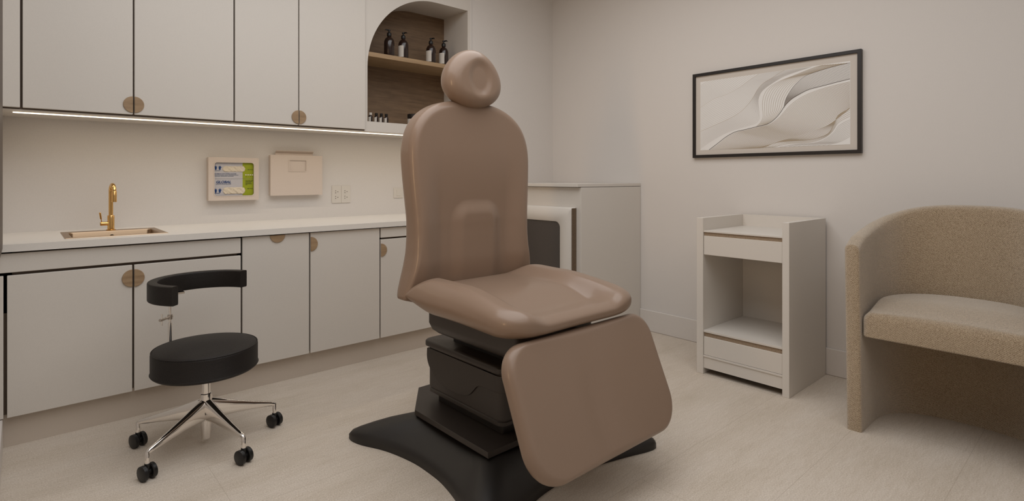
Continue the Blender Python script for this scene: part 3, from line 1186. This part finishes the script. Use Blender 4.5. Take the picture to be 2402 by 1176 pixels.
# curved backrest
a0, a1 = math.radians(26), math.radians(224)
rings = []
n = 64
for k in range(n + 1):
    a = lerp(a0, a1, k / n)
    sec = []
    for u, v in rrect(.184, .222, .672, .752, .006, 4):
        sec.append((SCX + u * math.cos(a), SCY + u * math.sin(a), v))
    rings.append(sec)
MB().rings(rings).build('backrest', 'leather', t, smooth=40)
am = math.radians(119)
rx, ry = SCX + .219 * math.cos(am), SCY + .219 * math.sin(am)
mb = MB()
mb.tube([(rx, ry, .335), (rx, ry, .53)], .0085, 20)
mb.tube([(rx, ry, .53), (rx, ry, .672)], .0055, 20)
mb.tube([(SCX, SCY, .345), (rx, ry, .337)], .010, 12)
sp = mb.build('back_support', 'chrome', t)
dx, dy = math.cos(am - .1), math.sin(am - .1)
box('mounting_plate', (rx - .006, rx + .052, ry - .04, ry - .004, .664, .672), 'steel', t)
# side clamp with a little crossbar
cd = Vector((-.75, -.66, 0))
p0 = Vector((rx, ry, .556))
p1 = p0 + cd * .062
kb = MB()
kb.tube([p0 - cd * .012, p1], .0065, 16)
kb.lathe([(.011, .546), (.011, .567)], rx, ry, 20)
kn = kb.build('clamp', 'steel', t)
q_ = p0 + cd * .05
MB().tube([q_ + Vector((0, 0, -.026)), q_ + Vector((0, 0, .026))], .0032, 12).build('clamp_bar', 'chrome', kn)

# ------------------------------------------------------------------ exam chair
XC = 1.60
t = thing('exam_chair', (XC, 1.9, 0), 'large taupe upholstered exam chair on a black base, centre of the room', 'exam chair')
# floor base: four-toed dome
BXC, BYC = 1.622, 1.895
half = [(-.42, -.50), (-.30, -.462), (-.15, -.425), (0, -.415), (.15, -.425), (.30, -.462), (.42, -.50), (.478, -.505), (.500, -.475), (.488, -.40), (.43, -.27), (.395, -.12), (.388, 0), (.395, .12), (.43, .27), (.488, .40), (.500, .475), (.478, .505)]
outl = half + [(-x, -y) for x, y in half]
# keep order: start bottom-left going right, up, then mirrored
ol = [p for p in catmull([Vector(p) for p in outl], 6, True)]
ol = resample(ol, 160)
rings = []
for s, z_ in ((1.0, .0), (1.0, .022), (.985, .034), (.94, .048), (.86, .068), (.76, .090), (.64, .110), (.52, .122), (.4, .127), (.2, .128)):
    rings.append([(BXC + p.x * s, BYC + p.y * s, z_) for p in ol])
MB().rings(rings).build('floor_base', 'base_black', t, smooth=40)
# flat plate with chamfered corners
px0, px1, py0, py1 = 1.328, 1.905, 1.622, 2.36
poly = [(px0, py0), (px1, py0), (px1, 2.145), (1.75, py1), (1.483, py1), (px0, 2.145)]
MB().prism(poly, lambda u, v, w: (u, v, w), .127, .151).build('base_plate', 'box_black', t, bevel=.0015)
# drive housing
hx0, hx1, hy0, hy1 = 1.436, 1.80, 1.668, 2.215
MB().prism(rrect(hx0 + .03, hx1 - .03, hy0 + .03, hy1 - .05, .012), lambda u, v, w: (u, v, w), .1515, .2).build('housing_foot', 'base_black', t)
MB().rings([[(u, v, z_) for u, v in rrect(hx0 + e_, hx1 - e_, hy0 + e_, hy1 - e_, .035, 6)] for e_, z_ in ((.006, .192), (0, .196), (0, .210), (.004, .213), (.004, .216), (.001, .219), (.001, .405), (.004, .408))]).build('housing', 'box_black', t, smooth=35)
# side cover with the curved lower edge
cov = catmull([(2.203, .396), (2.203, .352), (2.185, .315), (2.14, .280), (2.07, .256), (2.0, .248), (1.932, .252), (1.88, .268), (1.845, .298), (1.822, .320), (1.79, .330), (1.736, .331), (1.70, .333)], 6)
cov = [(p.x, p.y) for p in cov] + [(1.70, .400), (2.195, .400)]
MB().prism(cov, lambda u, v, w: (w, u, v), hx0 - .006, hx0 + .003).prism(rrect(hx0 - .0055, hx1 + .0055, hy0 - .006, 1.79, (.036, .036, .004, .004), 6), lambda u, v, w: (u, v, w), .332, .400).build('side_cover', 'box_black', t, bevel=.0015)
MB().rings([[(u, v, z_) for u, v in rrect(hx0 - .014 + e_, hx1 + .014 - e_, hy0 - .004 + e_, hy1 + .012 - e_, .035, 6)] for e_, z_ in ((.002, .409), (0, .412), (0, .430), (.004, .436), (.014, .440))]).build('housing_lid', 'box_black', t, smooth=40)
MB().rings([[(u, v, z_) for u, v in rrect(1.50, 1.74, 1.72, 2.1, .02, 4)] for z_ in (.438, .51)]).build('lift_bellows', 'black_plastic', t)
# seat undercarriage
rings = []
for (f, y0, y1, z_) in ((.05, 1.56, 2.05, .496), (.025, 1.535, 2.085, .502), (.008, 1.52, 2.108, .517), (0, 1.515, 2.122, .545), (0, 1.515, 2.122, .650)):
    rings.append([(u, v, z_) for u, v in rrect(1.375 + f, 1.825 - f, y0, y1, .03, 5)])
MB().rings(rings).build('undercarriage', 'box_black', t, smooth=50)


# seat cushion
def seat_fn(u, v, d, w):
    x = u - XC
    z_ = .772 - d
    dish = -.040 * sm((.280 - abs(x)) / .095) * sm((v - 1.40) / .14)
    fall = -.036 * sm((1.70 - v) / .32) * sm((.300 - abs(x)) / .12) - .046 * sm((1.76 - v) / .42)
    z_ += dish * w + fall * max(0.0, 1 - d / .145)
    # back end raked forward at the top, bottom slightly lifted at the back
    k = max(0.0, min(1.0, (z_ - .655) / .115))
    y_ = v - .17 * k * sm((v - 1.72) / .42)
    if d > .08:
        z_ += .045 * sm((v - 1.90) / .25) * min(1, (d - .08) / .05)
    # flanks lean in towards the top
    return (XC + x * (1 - .10 * sm((z_ - .68) / .12) * sm((abs(x) - .2) / .15) * (1 - w * .3)), y_, z_)


pad(rrect(1.228, 1.972, 1.372, 2.172, (.115, .115, .05, .05), 10), (XC, 1.80), .145, .055, .075, seat_fn, n=180, inner=44, er=12).build('seat', 'vinyl', t, smooth=80)


# backrest cushion
def hw(z_):
    return interp([(.66, .376), (.69, .374), (.74, .362), (.80, .347), (.86, .336), (.94, .331), (1.02, .333), (1.1, .340), (1.2, .348), (1.28, .352)], z_)


side = [(hw(z_), z_) for z_ in [.672 + .02 * k for k in range(31)]]
sh = []
for k in range(1, 33):
    a = PI / 2 * k / 32
    sh.append((.352 * math.cos(a) ** (2 / 2.55), 1.275 + .288 * math.sin(a) ** (2 / 2.55)))
right = [(.30, .648)] + side + sh
ol = [(XC + x, z_) for x, z_ in right] + [(XC - x, z_) for x, z_ in reversed(right[:-1])]


def back_fn(u, v, d, w):
    x = u - XC
    y_ = 2.022 + .05 * (v - 1.0) * (1 if v > 1.0 else 0) + d
    y_ += .035 * sm((.84 - v) / .2) * (1 - .25 * sm((.25 - abs(x)) / .15)) * max(0.0, 1 - d / .11)
    # lumbar pad
    qx, qz = abs(x - .01) - .052, abs(v - .84) - .16
    sd = math.hypot(max(qx, 0), max(qz, 0)) - .07
    lw = sm((.03 - sd) / .07)
    y_ -= .020 * lw * w
    # hollow between the side bolsters
    y_ += .028 * sm((.295 - abs(x)) / .11) * sm((1.34 - v) / .40) * w
    y_ += .006 * w * sm((.3 - abs(x)) / .12)
    return (u, y_, v)


pad(ol, (XC, 1.12), .135, .038, .055, back_fn, n=200, inner=60, er=12).build('backrest', 'vinyl', t, smooth=80)

# headrest
HX, HZ = 1.595, 1.668
ol = []
for k in range(72):
    a = 2 * PI * k / 72
    s_ = math.sin(a)
    ol.append((HX + .158 * math.cos(a) * (1 - .17 * s_), HZ + .138 * s_))


def head_fn(u, v, d, w):
    x, z_ = u - HX, v - HZ
    r = math.hypot((x - .004) / .066, (z_ + .002) / .086)
    y_ = 2.005 + .05 * (v - 1.55) + d
    y_ += .011 * sm((1.15 - r) / .6) * w - .008 * w * (1 - (x / .16) ** 2)
    return (u, y_, v)


pad(ol, (HX, HZ), .125, .058, .058, head_fn, n=120, inner=44, er=14).build('headrest', 'vinyl', t, smooth=80)
MB().box(HX - .03, HX + .03, 2.085, 2.1, 1.45, 1.62).build('headrest_bar', 'steel', t)

# leg rest
L0 = Vector((0, 1.384, .634))
dd = Vector((0, -.387, -.922))
nn = Vector((0, -.922, .387))


def leg_fn(u, v, d, w):
    p = L0 + dd * v - nn * d
    bow = .008 * w * (1 - ((u - XC) / .41) ** 2) - .006 * w * math.exp(-((u - XC + .05) / .06) ** 2) * sm(v / .3)
    p = p + nn * bow
    return (u, p.y, p.z)


olr = []
for u, v in rrect(-.41, .41, 0, .466, (.10, .10, .13, .13), 10):
    k = v / .5
    olr.append((XC + .005 + u * (1.0 - .01 * k), v))
pad(olr, (XC, .235), .062, .030, .028, leg_fn, n=180, inner=30, er=10).build('leg_rest', 'vinyl', t, smooth=80)
for s in (-.12, .12):
    mb = MB()
    a = Vector((XC + s, 1.50, .565))
    b = L0 + dd * .3 - nn * .068
    b.x = XC + s
    mb.tube([a + Vector((0, .08, 0)), a, b], .014, 12)
    mb.build('leg_rest_arm', 'box_black', t)
